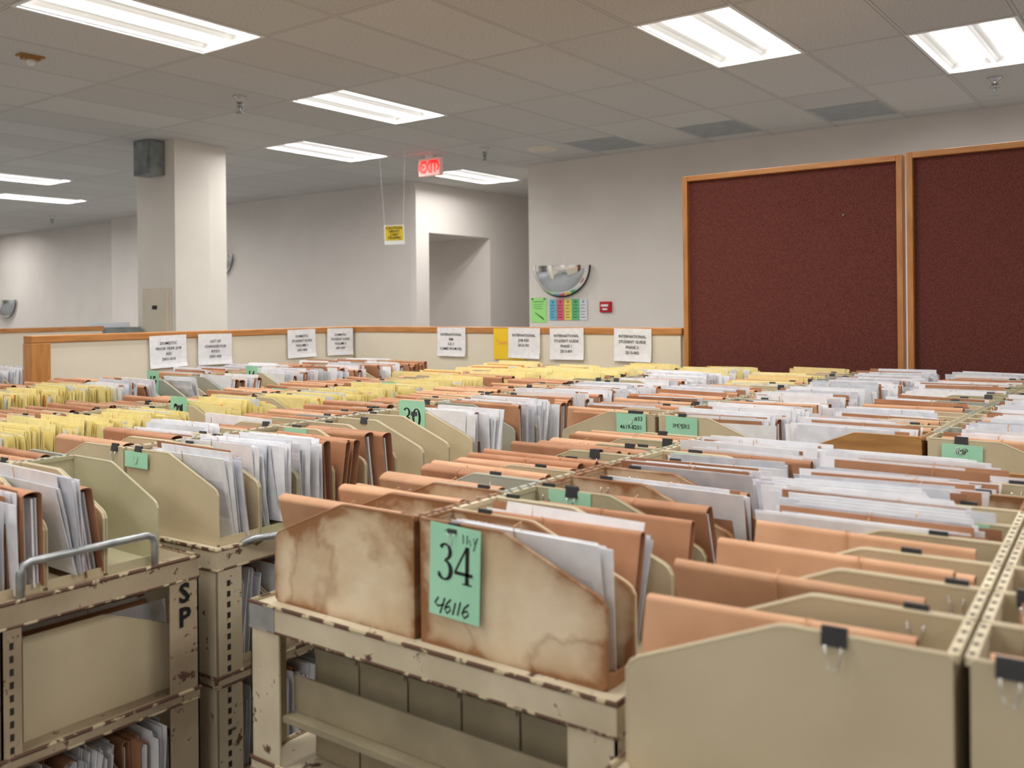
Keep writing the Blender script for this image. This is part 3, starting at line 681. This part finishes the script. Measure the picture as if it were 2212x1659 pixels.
for s in (-1,1):
    b.tube([(s*.0072,-.009,-.011),(s*.010,-.008,-.022),(s*.011,-.005,-.036),(s*.011,.005,-.036),(s*.010,.008,-.022),(s*.0072,.009,-.011)],.0009,5)
cliph=b.mesh('clip_handle',['chrome'],True)
for m in clips:
    d,q=proj(m.translation)
    if abs(q)>.75 or d>5: continue
    o=ob('binder_clip',clipbody,mtx=m); top(o,'black binder clip gripping the top edge of a file box','binder clip','binder clips on the file boxes')
    if d<2.6: ob('clip_handle',cliph,o)
for Mc,x,sg,sz,(txt,rise),rot in cards:
    big=txt=='34'
    w,h=.110,.158
    if txt in('IMPERS','#33'): w,h=.115,.07
    if txt=='IMP': w,h=.10,.045
    if txt=='': w,h=.10,.042
    if txt=='30': w,h=.12,.168
    yc=sg*(.095 if not big else .0)
    if big: yc=-.093
    if txt=='30': yc=-.12
    if txt=='' and abs(rise+.005)<1e-6: yc=-.06
    z=sz+BH+rise-h/2
    m=Mc@TL(x-.0045-(.004 if big else 0.0025),yc,z)@FX@Matrix.Rotation((-.035 if big else random.uniform(-.02,.02)),4,'Z')
    b=MB(); b.box(-w/2,w/2,-h/2,h/2,0,.0008); o=ob('number_card',b.mesh('card',['green']),mtx=m)
    top(o,('mint green card numbered '+txt if txt[:1].isdigit() else 'mint green label card')+' clipped to a file box','number card','green cards on the file boxes')
    if txt=='34':
        s=.064; ob('printed_number',strokes_mesh(digit('3',-.036,s)+digit('4',.0,s)),o,TL(0,-.016,.0013))
        def hw(pts,w=.0034): return [(p[0]*1.15-.001+(p[1]+.06)*.12,p[1]*1.1+.004,w) for p in pts]
        Hs=[hw([(-.030,-.047),(-.036,-.057),(-.030,-.061),(-.018,-.057)]),hw([(-.018,-.046),(-.024,-.072)]),
           hw([(-.006,-.046),(-.013,-.054),(-.016,-.063),(-.011,-.069),(-.005,-.063),(-.008,-.057),(-.014,-.061)]),
           hw([(.003,-.049),(.000,-.069)]),hw([(.012,-.046),(.009,-.068)]),
           hw([(.028,-.046),(.020,-.054),(.017,-.063),(.022,-.069),(.029,-.063),(.026,-.057),(.018,-.061)]),
           hw([(.004,.058),(.006,.044)],.0020),hw([(.012,.058),(.013,.044),(.017,.052),(.020,.043)],.0020),hw([(.024,.056),(.026,.047),(.031,.058),(.026,.036)],.0020),
           hw([(-.032,.058),(-.026,.061),(-.020,.058)],.0012)]
        ob('handwriting',strokes_mesh(Hs),o,TL(0,0,.0013))
    elif txt=='30':
        s=.070; ob('printed_number',strokes_mesh(digit('3',-.040,s)+digit('0',.002,s)),o,TL(0,-.01,.0013))
    elif txt=='#33':
        ob('printed_number',text_mesh(["#33"],.02,bold=.01),o,TL(.03,.018,.0013)); ob('handwriting',text_mesh(["4619-8201"],.02,bold=.01),o,TL(0,-.012,.0013))
    elif txt in('IMPERS','IMP'):
        ob('printed_text',text_mesh([txt],.020),o,TL(0,.004,.0013))
    elif txt:
        ob('printed_number',text_mesh([txt],.075,bold=.03,xs=.85),o,TL(0,.02,.0013))
    cm=Mc@TL(x+.0015,yc,sz+BH+.001)
    if big: cm=cm@TL(-.006,.004,-.004)@Matrix.Diagonal((1,.75,.8,1))
    o2=ob('binder_clip',clipbody,mtx=cm); top(o2,'black binder clip holding a mint green card','binder clip','binder clips on the file boxes'); ob('clip_handle',cliph,o2)
w=D.worlds.new('world'); scene.world=w; w.use_nodes=True; w.node_tree.nodes['Background'].inputs[0].default_value=(1,.95,.88,1); w.node_tree.nodes['Background'].inputs[1].default_value=.15
scene.view_settings.view_transform='Standard'
print('COUNTS boxes',len(boxes),'bundles',len(bundles),'clips',len(clips),'objs',len(D.objects))
